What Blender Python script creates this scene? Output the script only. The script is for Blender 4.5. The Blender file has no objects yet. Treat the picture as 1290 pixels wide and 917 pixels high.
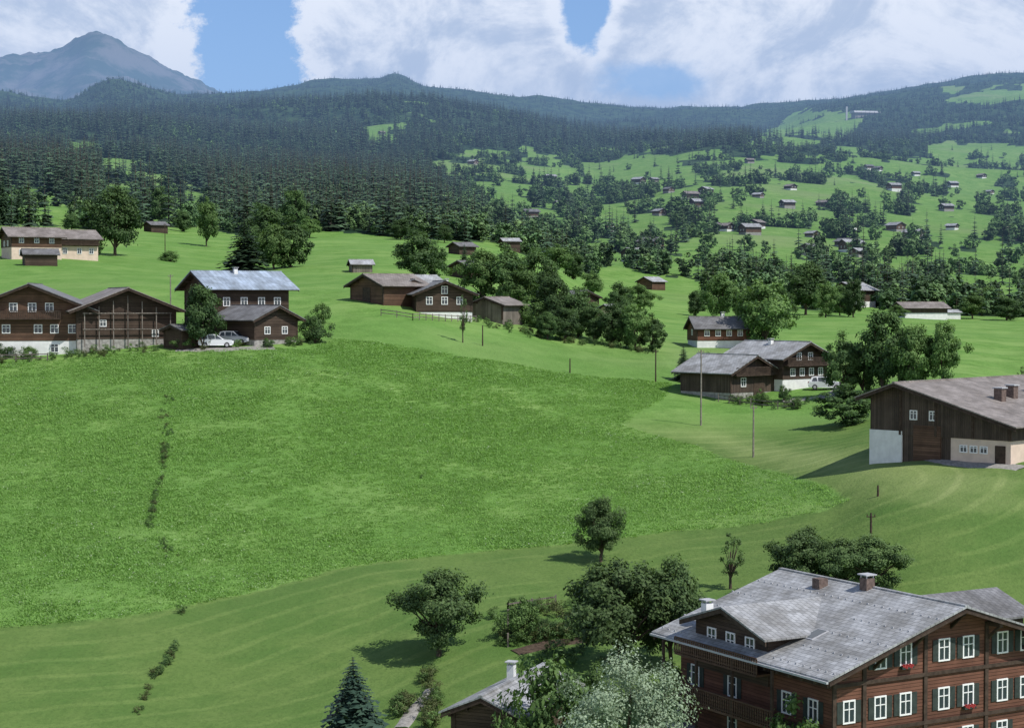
import bpy, math, random, bmesh
import numpy as np
from math import radians, sin, cos, tan, pi
from mathutils import Vector
rng = np.random.default_rng(7)
random.seed(7)
F = 2300.0; P = math.atan(78.5/2300.0); CZ = 30.0
scene = bpy.context.scene
COL = scene.collection

# ------------------------------------------------------------------ helpers
def link(o): COL.objects.link(o); return o

def vnoise(x, y, seed=0):
    xi = np.floor(x).astype(np.int64); yi = np.floor(y).astype(np.int64)
    fx = x-xi; fy = y-yi
    fx = fx*fx*(3-2*fx); fy = fy*fy*(3-2*fy)
    def h(a, b):
        n = (a*374761393 + b*668265263 + seed*974711) & 0xffffffff
        n = ((n ^ (n >> 13))*1274126177) & 0xffffffff
        n = (n ^ (n >> 16)) & 0xffffff
        return n/float(0xffffff)
    return (h(xi,yi)*(1-fx)+h(xi+1,yi)*fx)*(1-fy)+(h(xi,yi+1)*(1-fx)+h(xi+1,yi+1)*fx)*fy
def fbm(x, y, seed=0, o=4):
    s = 0; a = 1; t = 0
    for i in range(o):
        s = s+a*vnoise(x*2**i+i*17.3, y*2**i-i*9.1, seed+i); t += a; a *= .5
    return s/t
def sstep(a, b, x):
    t = np.clip((x-a)/(b-a), 0, 1); return t*t*(3-2*t)

def pchip(x, y, xq):
    x = np.asarray(x, float); y = np.asarray(y, float); one = y.ndim == 1
    if one: y = y[:, None]
    h = np.diff(x)[:, None]; dl = np.diff(y, axis=0)/h
    d = np.zeros_like(y); d[0] = dl[0]; d[-1] = dl[-1]
    w1 = 2*h[1:]+h[:-1]; w2 = h[1:]+2*h[:-1]
    ok = dl[:-1]*dl[1:] > 0
    with np.errstate(divide='ignore', invalid='ignore'):
        hm = (w1+w2)/(w1/dl[:-1]+w2/dl[1:])
    d[1:-1] = np.where(ok, hm, 0)
    i = np.clip(np.searchsorted(x, xq)-1, 0, len(x)-2)
    hh = h[i]; t = ((xq-x[i])[:, None])/hh
    r = (y[i]*(2*t**3-3*t**2+1)+hh*d[i]*(t**3-2*t**2+t)+y[i+1]*(-2*t**3+3*t**2)+hh*d[i+1]*(t**3-t**2))
    return r[:, 0] if one else r

def mesh_np(name, V, Q, mats=(), mi=None, attrs=None, smooth=False):
    V = np.asarray(V, np.float32); Q = np.asarray(Q, np.int32)
    me = bpy.data.meshes.new(name)
    me.vertices.add(len(V)); me.vertices.foreach_set('co', V.ravel())
    if len(Q):
        k = Q.shape[1]
        me.loops.add(Q.size); me.loops.foreach_set('vertex_index', Q.ravel())
        me.polygons.add(len(Q)); me.polygons.foreach_set('loop_start', np.arange(0, Q.size, k, dtype=np.int32))
    for m in mats: me.materials.append(m)
    if mi is not None: me.polygons.foreach_set('material_index', np.asarray(mi, np.int32))
    me.update(calc_edges=True)
    if smooth: me.polygons.foreach_set('use_smooth', np.ones(len(Q), bool))
    if attrs:
        for n, (dom, typ, arr) in attrs.items():
            a = me.attributes.new(n, typ, dom)
            a.data.foreach_set('value', np.asarray(arr, np.int32 if typ == 'INT' else np.float32))
    return me

# ------------------------------------------------------------------ node helpers
def newmat(name):
    m = bpy.data.materials.new(name); m.use_nodes = True
    nt = m.node_tree
    b = nt.nodes['Principled BSDF']
    b.inputs['Roughness'].default_value = .8
    b.inputs['Specular IOR Level'].default_value = .2
    return m, nt, b
def setin(nt, s, v):
    if isinstance(v, bpy.types.NodeSocket): nt.links.new(v, s)
    else: s.default_value = v
def M(nt, op, a, b=0.0, c=None):
    n = nt.nodes.new('ShaderNodeMath'); n.operation = op
    setin(nt, n.inputs[0], a); setin(nt, n.inputs[1], b)
    if c is not None: setin(nt, n.inputs[2], c)
    return n.outputs[0]
def MR(nt, v, a, b, c=0.0, d=1.0, smooth=True):
    n = nt.nodes.new('ShaderNodeMapRange'); n.interpolation_type = 'SMOOTHSTEP' if smooth else 'LINEAR'
    setin(nt, n.inputs[0], v); n.inputs[1].default_value = a; n.inputs[2].default_value = b
    n.inputs[3].default_value = c; n.inputs[4].default_value = d
    return n.outputs[0]
def MIX(nt, f, a, b, mode='MIX'):
    n = nt.nodes.new('ShaderNodeMix'); n.data_type = 'RGBA'; n.blend_type = mode
    setin(nt, n.inputs[0], f)
    for s, v in ((n.inputs[6], a), (n.inputs[7], b)):
        if isinstance(v, tuple) and len(v) == 3: v = v+(1,)
        setin(nt, s, v)
    return n.outputs[2]
def NOISE(nt, vec, scale, detail=4, rough=.55, dist=0):
    n = nt.nodes.new('ShaderNodeTexNoise'); n.inputs['Scale'].default_value = scale
    n.inputs['Detail'].default_value = detail; n.inputs['Roughness'].default_value = rough
    n.inputs['Distortion'].default_value = dist
    if vec is not None: nt.links.new(vec, n.inputs['Vector'])
    return n.outputs['Fac']
def ATTR(nt, name):
    n = nt.nodes.new('ShaderNodeAttribute'); n.attribute_name = name; return n.outputs['Fac']
def OBJC(nt): return nt.nodes.new('ShaderNodeTexCoord').outputs['Object']
def VM(nt, v, s):
    n = nt.nodes.new('ShaderNodeVectorMath'); n.operation = 'MULTIPLY'
    nt.links.new(v, n.inputs[0]); n.inputs[1].default_value = s; return n.outputs[0]
def BUMP(nt, b, h, strength=.4, dist=.1):
    n = nt.nodes.new('ShaderNodeBump'); n.inputs['Strength'].default_value = strength
    n.inputs['Distance'].default_value = dist
    nt.links.new(h, n.inputs['Height']); nt.links.new(n.outputs[0], b.inputs['Normal'])

def simple(name, col, rough=.7, var=.25, scale=3.0, spec=.2):
    m, nt, b = newmat(name)
    n = NOISE(nt, OBJC(nt), scale, 4)
    c = MIX(nt, MR(nt, n, .3, .7), tuple(x*(1-var) for x in col), tuple(min(1, x*(1+var)) for x in col))
    nt.links.new(c, b.inputs['Base Color']); b.inputs['Roughness'].default_value = rough
    b.inputs['Specular IOR Level'].default_value = spec
    return m

def wood(name, col, plank=.2, vertical=False):
    m, nt, b = newmat(name)
    oc = OBJC(nt); s = nt.nodes.new('ShaderNodeSeparateXYZ'); nt.links.new(oc, s.inputs[0])
    c = M(nt, 'ADD', s.outputs[0], s.outputs[1]) if vertical else s.outputs[2]
    q = M(nt, 'DIVIDE', c, plank)
    fr = M(nt, 'FRACT', q); fl = M(nt, 'FLOOR', q)
    gap = MR(nt, fr, 0.0, .16)
    wn = nt.nodes.new('ShaderNodeTexWhiteNoise'); wn.noise_dimensions = '1D'; nt.links.new(fl, wn.inputs['W'])
    grain = NOISE(nt, VM(nt, oc, (9, 9, .8) if vertical else (.7, .7, 10)), 1.5, 4, .6)
    st = NOISE(nt, oc, .6, 4)
    v = M(nt, 'ADD', M(nt, 'MULTIPLY', wn.outputs['Value'], .45), M(nt, 'MULTIPLY', grain, .7))
    v = M(nt, 'MULTIPLY', v, MR(nt, st, .3, .7, .7, 1.25))
    cc = MIX(nt, v, tuple(x*.35 for x in col), tuple(min(1, x*1.7) for x in col))
    cc = MIX(nt, gap, tuple(x*.15 for x in col), cc)
    nt.links.new(cc, b.inputs['Base Color']); b.inputs['Roughness'].default_value = .75
    BUMP(nt, b, gap, .6, .03)
    return m

def roofmat(name, col, sx=.45, sy=.35):
    m, nt, b = newmat(name)
    oc = OBJC(nt)
    r = nt.nodes.new('ShaderNodeMapping'); nt.links.new(oc, r.inputs[0])
    r.inputs['Rotation'].default_value = (0, 0, pi/2)
    br = nt.nodes.new('ShaderNodeTexBrick'); nt.links.new(r.outputs[0], br.inputs['Vector'])
    br.inputs['Scale'].default_value = 1; br.inputs['Brick Width'].default_value = sx
    br.inputs['Row Height'].default_value = sy; br.inputs['Mortar Size'].default_value = .022
    br.inputs['Mortar Smooth'].default_value = .3
    br.inputs['Color1'].default_value = tuple(x*.82 for x in col)+(1,)
    br.inputs['Color2'].default_value = tuple(x*1.15 for x in col)+(1,)
    br.inputs['Mortar'].default_value = tuple(x*.45 for x in col)+(1,)
    st = NOISE(nt, oc, .5, 5, .65); sp = NOISE(nt, oc, 4, 3)
    c = MIX(nt, 1.0, br.outputs['Color'], MIX(nt, MR(nt, st, .3, .7), (.62, .6, .56), (1.15, 1.15, 1.15)), 'MULTIPLY')
    c = MIX(nt, MR(nt, sp, .58, .75, 0, .35), c, tuple(x*.45 for x in col))
    nt.links.new(c, b.inputs['Base Color']); b.inputs['Roughness'].default_value = .6
    b.inputs['Specular IOR Level'].default_value = .35
    BUMP(nt, b, br.outputs['Fac'], -.5, .02)
    return m

def leafmat(name, dark, light, trans=.25, hue=.12):
    m, nt, b = newmat(name)
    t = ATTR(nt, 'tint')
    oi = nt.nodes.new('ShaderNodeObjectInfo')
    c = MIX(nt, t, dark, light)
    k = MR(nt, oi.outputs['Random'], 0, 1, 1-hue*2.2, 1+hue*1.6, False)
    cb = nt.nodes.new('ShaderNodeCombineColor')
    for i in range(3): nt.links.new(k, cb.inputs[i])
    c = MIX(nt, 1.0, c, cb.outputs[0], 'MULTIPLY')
    nt.links.new(c, b.inputs['Base Color']); b.inputs['Roughness'].default_value = .6
    if trans > 0:
        tr = nt.nodes.new('ShaderNodeBsdfTranslucent')
        nt.links.new(MIX(nt, 1.0, c, (1.2, 1.3, .6), 'MULTIPLY'), tr.inputs[0])
        mx = nt.nodes.new('ShaderNodeMixShader'); mx.inputs[0].default_value = trans
        nt.links.new(b.outputs[0], mx.inputs[1]); nt.links.new(tr.outputs[0], mx.inputs[2])
        nt.links.new(mx.outputs[0], nt.nodes['Material Output'].inputs['Surface'])
    return m

m_bark = simple('bark', (.07, .055, .04), .9, .4, 8)
m_leaf = leafmat('leaf_deciduous', (.042, .09, .026), (.15, .245, .07))
m_leaf_dk = leafmat('leaf_dark', (.030, .066, .025), (.10, .17, .05))
m_fruit = leafmat('leaf_fruit', (.038, .075, .028), (.13, .20, .065))
m_silver = leafmat('leaf_silver', (.12, .18, .10), (.36, .44, .30), .2)
m_spruce = leafmat('needles', (.014, .036, .020), (.048, .085, .04), .08)
m_bspruce = leafmat('needles_blue', (.016, .038, .028), (.05, .09, .06), .08)
m_dry = leafmat('leaf_dry', (.05, .06, .02), (.12, .15, .05), .2)
m_fardec = leafmat('leaf_far', (.05, .105, .036), (.14, .23, .075), 0, .24)
m_fardec2 = leafmat('leaf_far_dark', (.032, .075, .03), (.095, .165, .06), 0, .24)
m_farcon = leafmat('needles_far', (.018, .046, .028), (.066, .112, .058), 0, .28)
m_grass = leafmat('grass_blade', (.155, .295, .065), (.26, .43, .12), .45, .1)
m_flower = simple('umbel', (.60, .64, .48), .8, .1)
m_red = simple('flower_red', (.30, .035, .035), .7, .5, 20)

wd = wood('wood_dark', (.055, .038, .028)); wb = wood('wood_brown', (.095, .055, .036))
wr_ = wood('wood_red', (.12, .055, .036)); wv = wood('wood_barn', (.065, .048, .037), .22, True)
wg = wood('wood_grey', (.15, .13, .11), .22, True)
w_trim = simple('timber_trim', (.055, .038, .028), .8, .3)
m_white = simple('plaster_white', (.66, .66, .64), .85, .08, 1.5)
m_beige = simple('plaster_beige', (.58, .46, .37), .85, .08, 1.5)
m_frame = simple('paint_white', (.75, .75, .73), .5, .03)
m_shut = simple('shutter_green', (.035, .045, .04), .6, .2)
m_stone = simple('stone', (.27, .26, .24), .9, .3, 2.5)
m_brick = simple('brick', (.13, .095, .08), .9, .3, 5)
m_metal = simple('metal', (.4, .4, .41), .4, .1)
m_gravel = simple('gravel', (.27, .255, .23), .95, .25, 4)
m_soil = simple('soil', (.07, .05, .035), .95, .4, 5)
m_cloth = simple('parasol_cloth', (.6, .56, .5), .9, .1)
m_pole = simple('pole_grey', (.2, .18, .15), .9)
m_glass, nt_, b_ = newmat('glass'); b_.inputs['Base Color'].default_value = (.03, .04, .05, 1); b_.inputs['Roughness'].default_value = .08; b_.inputs['Specular IOR Level'].default_value = .6
r_slate = roofmat('roof_slate', (.32, .325, .33)); r_dark = roofmat('roof_dark', (.17, .168, .17)); r_brown = roofmat('roof_brown', (.24, .21, .19))
r_light = roofmat('roof_light', (.38, .39, .40)); r_blue = roofmat('roof_metal_blue', (.30, .36, .44), .6, 2.0)

# ------------------------------------------------------------------ terrain
ROWS = {
 30: [(645, 2750)], 60: [(645, 1560)], 80: [(645, 1248)],
 100: [(0,1045),(450,1045),(600,1035),(900,1015),(1050,1015),(1200,1010),(1290,1000),(1600,960)],
 120: [(0,900),(300,905),(450,900),(600,880),(750,872),(900,870),(1050,855),(1200,850),(1290,850),(1600,820)],
 140: [(0,764),(300,775),(450,772),(600,765),(750,760),(900,748),(1050,728),(1200,700),(1290,696),(1600,690)],
 155: [(0,690),(300,700),(450,700),(600,702),(750,698),(900,688),(1040,655),(1120,622),(1200,604),(1290,592),(1600,590)],
 170: [(-300,615),(0,628),(300,635),(450,640),(600,645),(750,642),(900,632),(1000,608),(1060,590),(1120,575),(1200,562),(1290,562),(1600,560)],
 200: [(-300,510),(0,522),(300,515),(450,530),(600,549),(750,560),(900,555),(1050,540),(1200,512),(1290,520),(1600,500)],
 230: [(-300,430),(0,446),(300,436),(450,448),(600,474),(750,490),(900,500),(1050,492),(1200,470),(1290,480),(1600,460)],
 260: [(0,400),(300,402),(450,397),(600,418),(750,448),(900,460),(1050,460),(1200,448),(1290,455)],
 300: [(0,365),(150,362),(300,368),(450,364),(600,388),(750,418),(900,434),(1050,436),(1200,430),(1290,436)],
 380: [(0,322),(150,330),(300,343),(450,338),(600,350),(700,368),(750,390),(900,408),(1050,408),(1290,413)],
 500: [(0,303),(150,305),(300,316),(450,312),(600,318),(680,335),(750,368),(900,388),(1050,394),(1290,403)],
 700: [(0,270),(150,278),(300,290),(450,292),(600,300),(680,322),(750,345),(900,356),(1050,365),(1290,375)],
 1000: [(0,242),(150,248),(300,264),(450,268),(600,284),(750,314),(900,314),(1050,322),(1200,328),(1290,335)],
 1400: [(0,215),(150,220),(300,240),(450,243),(600,258),(750,275),(900,268),(1050,275),(1290,290)],
 2000: [(0,188),(300,205),(600,215),(750,226),(900,218),(1050,228),(1290,245)],
 2800: [(0,160),(150,158),(300,165),(450,165),(600,175),(750,188),(900,186),(1050,195),(1290,208)],
 3800: [(0,144),(100,152),(150,142),(300,140),(400,138),(520,128),(600,142),(750,168),(900,172),(1050,172),(1290,168)],
 5000: [(0,126),(80,136),(150,113),(230,128),(290,130),(400,128),(520,138),(640,150),(760,158),(900,162),(960,168),(1050,148),(1200,132),(1290,122)],
 7000: [(0,134),(150,134),(290,122),(380,110),(440,104),(478,101),(495,96),(515,101),(540,112),(640,124),(760,134),(880,140),(1000,134),(1100,119),(1180,109),(1290,96),(1600,84)],
 9000: [(0,150),(300,150),(500,125),(900,160),(1290,120)],
 12000: [(-300,108),(-100,98),(0,84),(40,78),(70,72),(95,56),(112,43),(126,39),(140,43),(152,50),(165,62),(190,78),(215,97),(255,114),(290,127),(400,140),(900,170),(1290,150)],
 17000: [(645, 260)],
}
Uc = np.concatenate([np.linspace(-.75, -.325, 50), np.linspace(-.32, .32, 561), np.linspace(.325, .75, 50)])
NR = 760
L0, L1 = math.log(30.), math.log(17000.)
LD = np.linspace(L0, L1, NR); D = np.exp(LD)
ks = sorted(ROWS)
Sk = []
for k in ks:
    pts = ROWS[k]
    xs = [-4000]+[p[0] for p in pts]+[5000]; ys = [pts[0][1]]+[p[1] for p in pts]+[pts[-1][1]]
    py = pchip((np.array(xs)-645)/F, ys, Uc)
    v = (458.5-py)/F
    Sk.append((v*cos(P)-sin(P))/(cos(P)+v*sin(P)))
S = pchip(np.log(ks), np.array(Sk), LD)
X = Uc[None, :]*D[:, None]; Y = np.repeat(D[:, None], len(Uc), 1)
Z = S*Y+CZ
Z += (fbm(X/18, Y/18, 1)-.5)*.9 + (fbm(X/3.5, Y/3.5, 5, 2)-.5)*.18*(Y < 400)
Z += (fbm(X/90, Y/90, 9, 3)-.5)*sstep(350, 900, Y)*10
Z += (fbm(X/350, Y/350, 11, 4)-.5)*sstep(1200, 2600, Y)*45
rid = 1-np.abs(fbm(X/900, Y/900, 21, 6)*2-1)
Z += (rid-.75)*sstep(2600, 5500, Y)*90*(1-sstep(6300,7000,Y)*.75)
rid2 = 1-np.abs(fbm(X/500, Y/900, 25, 6)*2-1)
Z += (rid2-.75)*sstep(8000, 10500, Y)*210
Z += (fbm(X/60, Y/60, 31, 3)-.5)*sstep(6000, 7000, Y)*14
U_i = np.arange(len(Uc))
def zat(x, y):
    x = np.asarray(x, float); y = np.asarray(y, float)
    r = np.clip((np.log(np.maximum(y, 30.001))-L0)/(L1-L0)*(NR-1), 0, NR-1.001)
    c = np.clip(np.interp(x/y, Uc, U_i), 0, len(Uc)-1.001)
    ri = r.astype(int); ci = c.astype(int); fr = r-ri; fc = c-ci
    return (Z[ri, ci]*(1-fc)+Z[ri, ci+1]*fc)*(1-fr)+(Z[ri+1, ci]*(1-fc)+Z[ri+1, ci+1]*fc)*fr
_d = np.exp(np.linspace(math.log(60), math.log(15000), 5000))
def survey(px, py):
    """bearing/elevation sight -> ground point in world metres"""
    u = (px-645)/F; v = (458.5-py)/F
    q = cos(P)+v*sin(P); rx = u/q; rz = (v*cos(P)-sin(P))/q
    g = zat(rx*_d, _d)-(CZ+rz*_d)
    k = np.argmax(g >= 0)
    if not (g >= 0).any(): k = len(_d)-1
    d = _d[k]
    return float(rx*d), float(d), float(zat(rx*d, d))
def bearing(X_, Y_, Z_):
    z = Z_-CZ; dep = Y_*cos(P)-z*sin(P)
    return 645+F*X_/dep, 458.5-F*(Y_*sin(P)+z*cos(P))/dep
def inpoly(px, py, poly):
    poly = np.asarray(poly, float); r = np.zeros(px.shape, bool); j = len(poly)-1
    for i in range(len(poly)):
        xi, yi = poly[i]; xj, yj = poly[j]
        c = ((yi > py) != (yj > py)) & (px < (xj-xi)*(py-yi)/(yj-yi+1e-9)+xi)
        r ^= c; j = i
    return r
def segdist(px, py, pl, closed=False):
    pl = np.asarray(pl, float); n = len(pl); best = np.full(px.shape, 1e9)
    for i in range(n if closed else n-1):
        a = pl[i]; b = pl[(i+1) % n]; ab = b-a
        t = np.clip(((px-a[0])*ab[0]+(py-a[1])*ab[1])/(ab@ab+1e-9), 0, 1)
        best = np.minimum(best, np.hypot(px-a[0]-t*ab[0], py-a[1]-t*ab[1]))
    return best
def w2(pts): return [survey(*p)[:2] for p in pts]

lower_edge = w2([(-150,802),(0,790),(120,780),(230,765),(330,742),(420,718),(520,703),(640,690),(760,682),(850,668),(950,660),(1030,645),(1068,630)])
long_poly = lower_edge + w2([(1040,612),(960,590),(880,562),(780,535),(830,505),(850,470),(830,446),(700,434),(560,438),(430,410),(390,440),(240,443),(0,456),(-150,460)])
hay_poly = w2([(780,535),(900,530),(1090,562),(1300,605),(1300,650),(1150,645),(1068,628),(960,590),(880,562)])

OPEN = [
 [(-400,900),(-400,300),(0,292),(90,288),(150,292),(250,286),(300,297),(400,290),(480,297),(560,304),(620,306),(690,332),(745,350),(800,343),(870,352),(895,385),(1000,392),(1100,396),(1290,400),(1700,400),(1700,900)],
 [(540,205),(620,186),(665,188),(725,211),(750,258),(715,295),(650,300),(625,245),(555,232)],
 [(755,225),(830,200),(900,190),(1010,208),(1100,230),(1200,262),(1400,258),(1400,325),(1235,330),(1225,358),(1150,338),(1080,352),(1000,352),(930,340),(860,352),(800,335),(735,332),(750,275),(775,245)],
 [(1050,190),(1150,197),(1290,225),(1400,240),(1400,268),(1200,262),(1100,228)],
 [(940,182),(1010,138),(1090,141),(1070,175),(1000,192)],
 [(1180,112),(1400,102),(1400,126),(1200,132)],
 [(0,228),(60,246),(112,270),(90,300),(-60,300),(-60,228)],
 [(118,194),(185,206),(258,242),(272,304),(185,304),(134,276)],
 [(450,158),(510,153),(504,182),(456,182)],
 [(82,175),(124,180),(120,202),(86,199)],
 [(1160,178),(1290,186),(1290,218),(1180,210)],
 [(560,200),(640,194),(640,222),(570,220)],
 [(1080,335),(1240,340),(1290,358),(1290,387),(1150,380)],
 [(715,330),(790,330),(800,352),(725,354)],
]
def forest_prob(X_, Y_, Z_):
    px, py = bearing(X_, Y_, Z_)
    jx = (fbm(X_/(Y_*.02), Y_/(Y_*.02)+np.log(Y_)*25, 40, 3)-.5)*34
    jw = (fbm(X_/(Y_*.04)+7, np.log(Y_)*9, 46, 3)-.5)*260
    jy = (fbm(X_/(Y_*.02)+50, np.log(Y_)*30, 44, 3)-.5)*14
    o = np.zeros(np.shape(X_), bool)
    for i, poly in enumerate(OPEN):
        o |= inpoly(px+(jx if i else jx*.4), py+(jy if i else jy*.5), poly)
    cop = fbm(X_/(Y_*.018), np.log(Y_)*24, 60, 3)
    cl = fbm(X_/(Y_*.026)+9, np.log(Y_)*17, 66, 3)
    p = np.where(o, sstep(.65, .69, cop)*.7+.008, 1.0)
    thr = np.where(py > 335, .47, np.where(py > 195, .55, .27))
    pr_ = sstep(thr, thr+.04, cl)*.9+.03
    pr_ = np.where(Y_ > 4300, 1.0, pr_)
    bx = 545+jw+jx
    p = np.where((px > bx) & ~o, pr_, p)
    leftthin = sstep(.32, .38, fbm(X_/(Y_*.012)+19, np.log(Y_)*40, 70, 3))*.55+.45
    p = np.where((px <= bx) & ~o, leftthin, p)
    p = np.where((Y_ < 430), 0, p)
    p = np.where(inpoly(px, py, OPEN[0]) & (Y_ < 900), 0, p)
    p = np.where(Y_ > 8200, 0, p)
    return p

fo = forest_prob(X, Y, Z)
near = Y < 330
sd = np.full(X.shape, -50.); bd = np.full(X.shape, 90.); hay = np.full(X.shape, -50.)
xn, yn = X[near], Y[near]
s_ = segdist(xn, yn, long_poly, True); sd[near] = np.where(inpoly(xn, yn, long_poly), s_, -s_)
bd[near] = segdist(xn, yn, lower_edge)
s_ = segdist(xn, yn, hay_poly, True); hay[near] = np.where(inpoly(xn, yn, hay_poly), s_, -s_)
rock = sstep(8500, 9500, Y)
nc = len(Uc)
ii = (np.arange(NR-1)[:, None]*nc+np.arange(nc-1)[None, :]).ravel()
Q = np.stack([ii, ii+1, ii+nc+1, ii+nc], 1)
V = np.stack([X.ravel(), Y.ravel(), Z.ravel()], 1)

mt, nt, b = newmat('ground_grass')
pos = nt.nodes.new('ShaderNodeNewGeometry').outputs['Position']
nA = NOISE(nt, pos, .02, 4, .6); nB = NOISE(nt, pos, .35, 4, .65); nC = NOISE(nt, pos, 2.6, 3, .7); nD = NOISE(nt, pos, .005, 4, .6)
nM = NOISE(nt, pos, .09, 5, .65)
g = MIX(nt, MR(nt, nB, .3, .7), (.112, .225, .045), (.162, .295, .068))
g = MIX(nt, MR(nt, nC, .3, .7), MIX(nt, 1.0, g, (.68, .70, .68), 'MULTIPLY'), g)
g = MIX(nt, MR(nt, nM, .40, .66, 0, .7), g, (.20, .305, .088))
g = MIX(nt, MR(nt, nA, .42, .60, 0, .45), g, (.105, .215, .048))
g = MIX(nt, MR(nt, nD, .52, .68, 0, .5), g, (.22, .26, .115))
a_sd = ATTR(nt, 'mown_sd'); a_bd = ATTR(nt, 'edge_dist'); a_h = ATTR(nt, 'hay')
wob = M(nt, 'MULTIPLY', M(nt, 'SUBTRACT', nB, .5), 2.5)
ismown = MR(nt, M(nt, 'ADD', a_sd, wob), -.35, .35, 1, 0)
big = NOISE(nt, pos, .035, 2)
q = M(nt, 'ADD', M(nt, 'MULTIPLY', a_bd, 2.1), M(nt, 'MULTIPLY', big, 14))
tracks = MR(nt, M(nt, 'SINE', q), .55, 1.0)
trk = M(nt, 'MULTIPLY', tracks, MR(nt, nM, .40, .60, .0, .75))
stripe = M(nt, 'ADD', M(nt, 'MULTIPLY', trk, .6), M(nt, 'MULTIPLY', nB, .7))
mg = MIX(nt, stripe, (.070, .132, .030), (.185, .25, .075))
mg = MIX(nt, MR(nt, nM, .42, .66, 0, .6), mg, (.064, .135, .030))
mg = MIX(nt, MR(nt, nC, .4, .75, 0, .45), mg, (.055, .10, .025))
hm = MR(nt, M(nt, 'ADD', a_h, M(nt, 'MULTIPLY', wob, 2.0)), -1.5, 5, 0, .65)
mg = MIX(nt, hm, mg, MIX(nt, stripe, (.175, .235, .075), (.30, .34, .14)))
mownNear = M(nt, 'MULTIPLY', ismown, MR(nt, a_bd, 34, 60, 1, 0))
g = MIX(nt, mownNear, g, mg)
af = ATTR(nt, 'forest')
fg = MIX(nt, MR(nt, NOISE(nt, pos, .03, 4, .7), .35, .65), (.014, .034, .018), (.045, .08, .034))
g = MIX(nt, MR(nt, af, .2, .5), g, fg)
ar = ATTR(nt, 'rock')
rk = MIX(nt, MR(nt, NOISE(nt, pos, .003, 6, .65), .42, .62), (.035, .062, .03), (.14, .135, .115))
g = MIX(nt, ar, g, rk)
nt.links.new(g, b.inputs['Base Color']); b.inputs['Roughness'].default_value = .9
b.inputs['Specular IOR Level'].default_value = .05
hgt = M(nt, 'ADD', M(nt, 'MULTIPLY', nC, M(nt, 'SUBTRACT', 1.3, M(nt, 'MULTIPLY', ismown, .7))), M(nt, 'MULTIPLY', nB, .5))
BUMP(nt, b, hgt, .65, .3)
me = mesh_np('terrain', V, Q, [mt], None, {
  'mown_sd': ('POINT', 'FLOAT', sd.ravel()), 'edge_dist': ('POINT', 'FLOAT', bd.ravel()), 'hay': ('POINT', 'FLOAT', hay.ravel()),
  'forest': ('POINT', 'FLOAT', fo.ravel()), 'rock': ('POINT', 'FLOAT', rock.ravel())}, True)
link(bpy.data.objects.new('terrain', me))

# ------------------------------------------------------------------ trees
class TB:
    def __init__(s, seed): s.r = np.random.default_rng(seed); s.V = []; s.Q = []; s.mi = []; s.t = []; s.n = 0
    def add(s, V, Q, mi, t):
        s.V.append(V); s.Q.append(Q+s.n); s.n += len(V); s.mi.append(np.full(len(Q), mi)); s.t.append(t)
    def tube(s, pts, rad, k=6):
        pts = np.asarray(pts, float); V = []
        for i, p in enumerate(pts):
            d = pts[min(i+1, len(pts)-1)]-pts[max(i-1, 0)]; d /= np.linalg.norm(d)+1e-9
            a = np.cross(d, (0.31, .95, .05)); a /= np.linalg.norm(a); b2 = np.cross(d, a)
            for j in range(k):
                th = 2*pi*j/k; V.append(p+rad[i]*(cos(th)*a+sin(th)*b2))
        Q = [[i*k+j, i*k+(j+1) % k, (i+1)*k+(j+1) % k, (i+1)*k+j] for i in range(len(pts)-1) for j in range(k)]
        s.add(np.array(V), np.array(Q), 0, np.zeros(len(Q)))
    def leaves(s, C, N, size, tint, mi=1, asp=.6):
        n = len(C); r = s.r
        N = N/(np.linalg.norm(N, axis=1)[:, None]+1e-9)
        a = np.cross(N, r.normal(size=(n, 3))); a /= np.linalg.norm(a, axis=1)[:, None]+1e-9
        b2 = np.cross(N, a)
        sz = (size*r.uniform(.6, 1.3, n))[:, None]
        V = np.stack([C+a*sz, C+b2*sz*asp, C-a*sz, C-b2*sz*asp], 1).reshape(-1, 3)
        s.add(V, np.arange(4*n).reshape(n, 4), mi, tint)
    def mesh(s, name, mats):
        V = np.concatenate(s.V); Q = np.concatenate(s.Q)
        return mesh_np(name, V, Q, mats, np.concatenate(s.mi), {'tint': ('FACE', 'FLOAT', np.clip(np.concatenate(s.t), 0, 1))})

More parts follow.
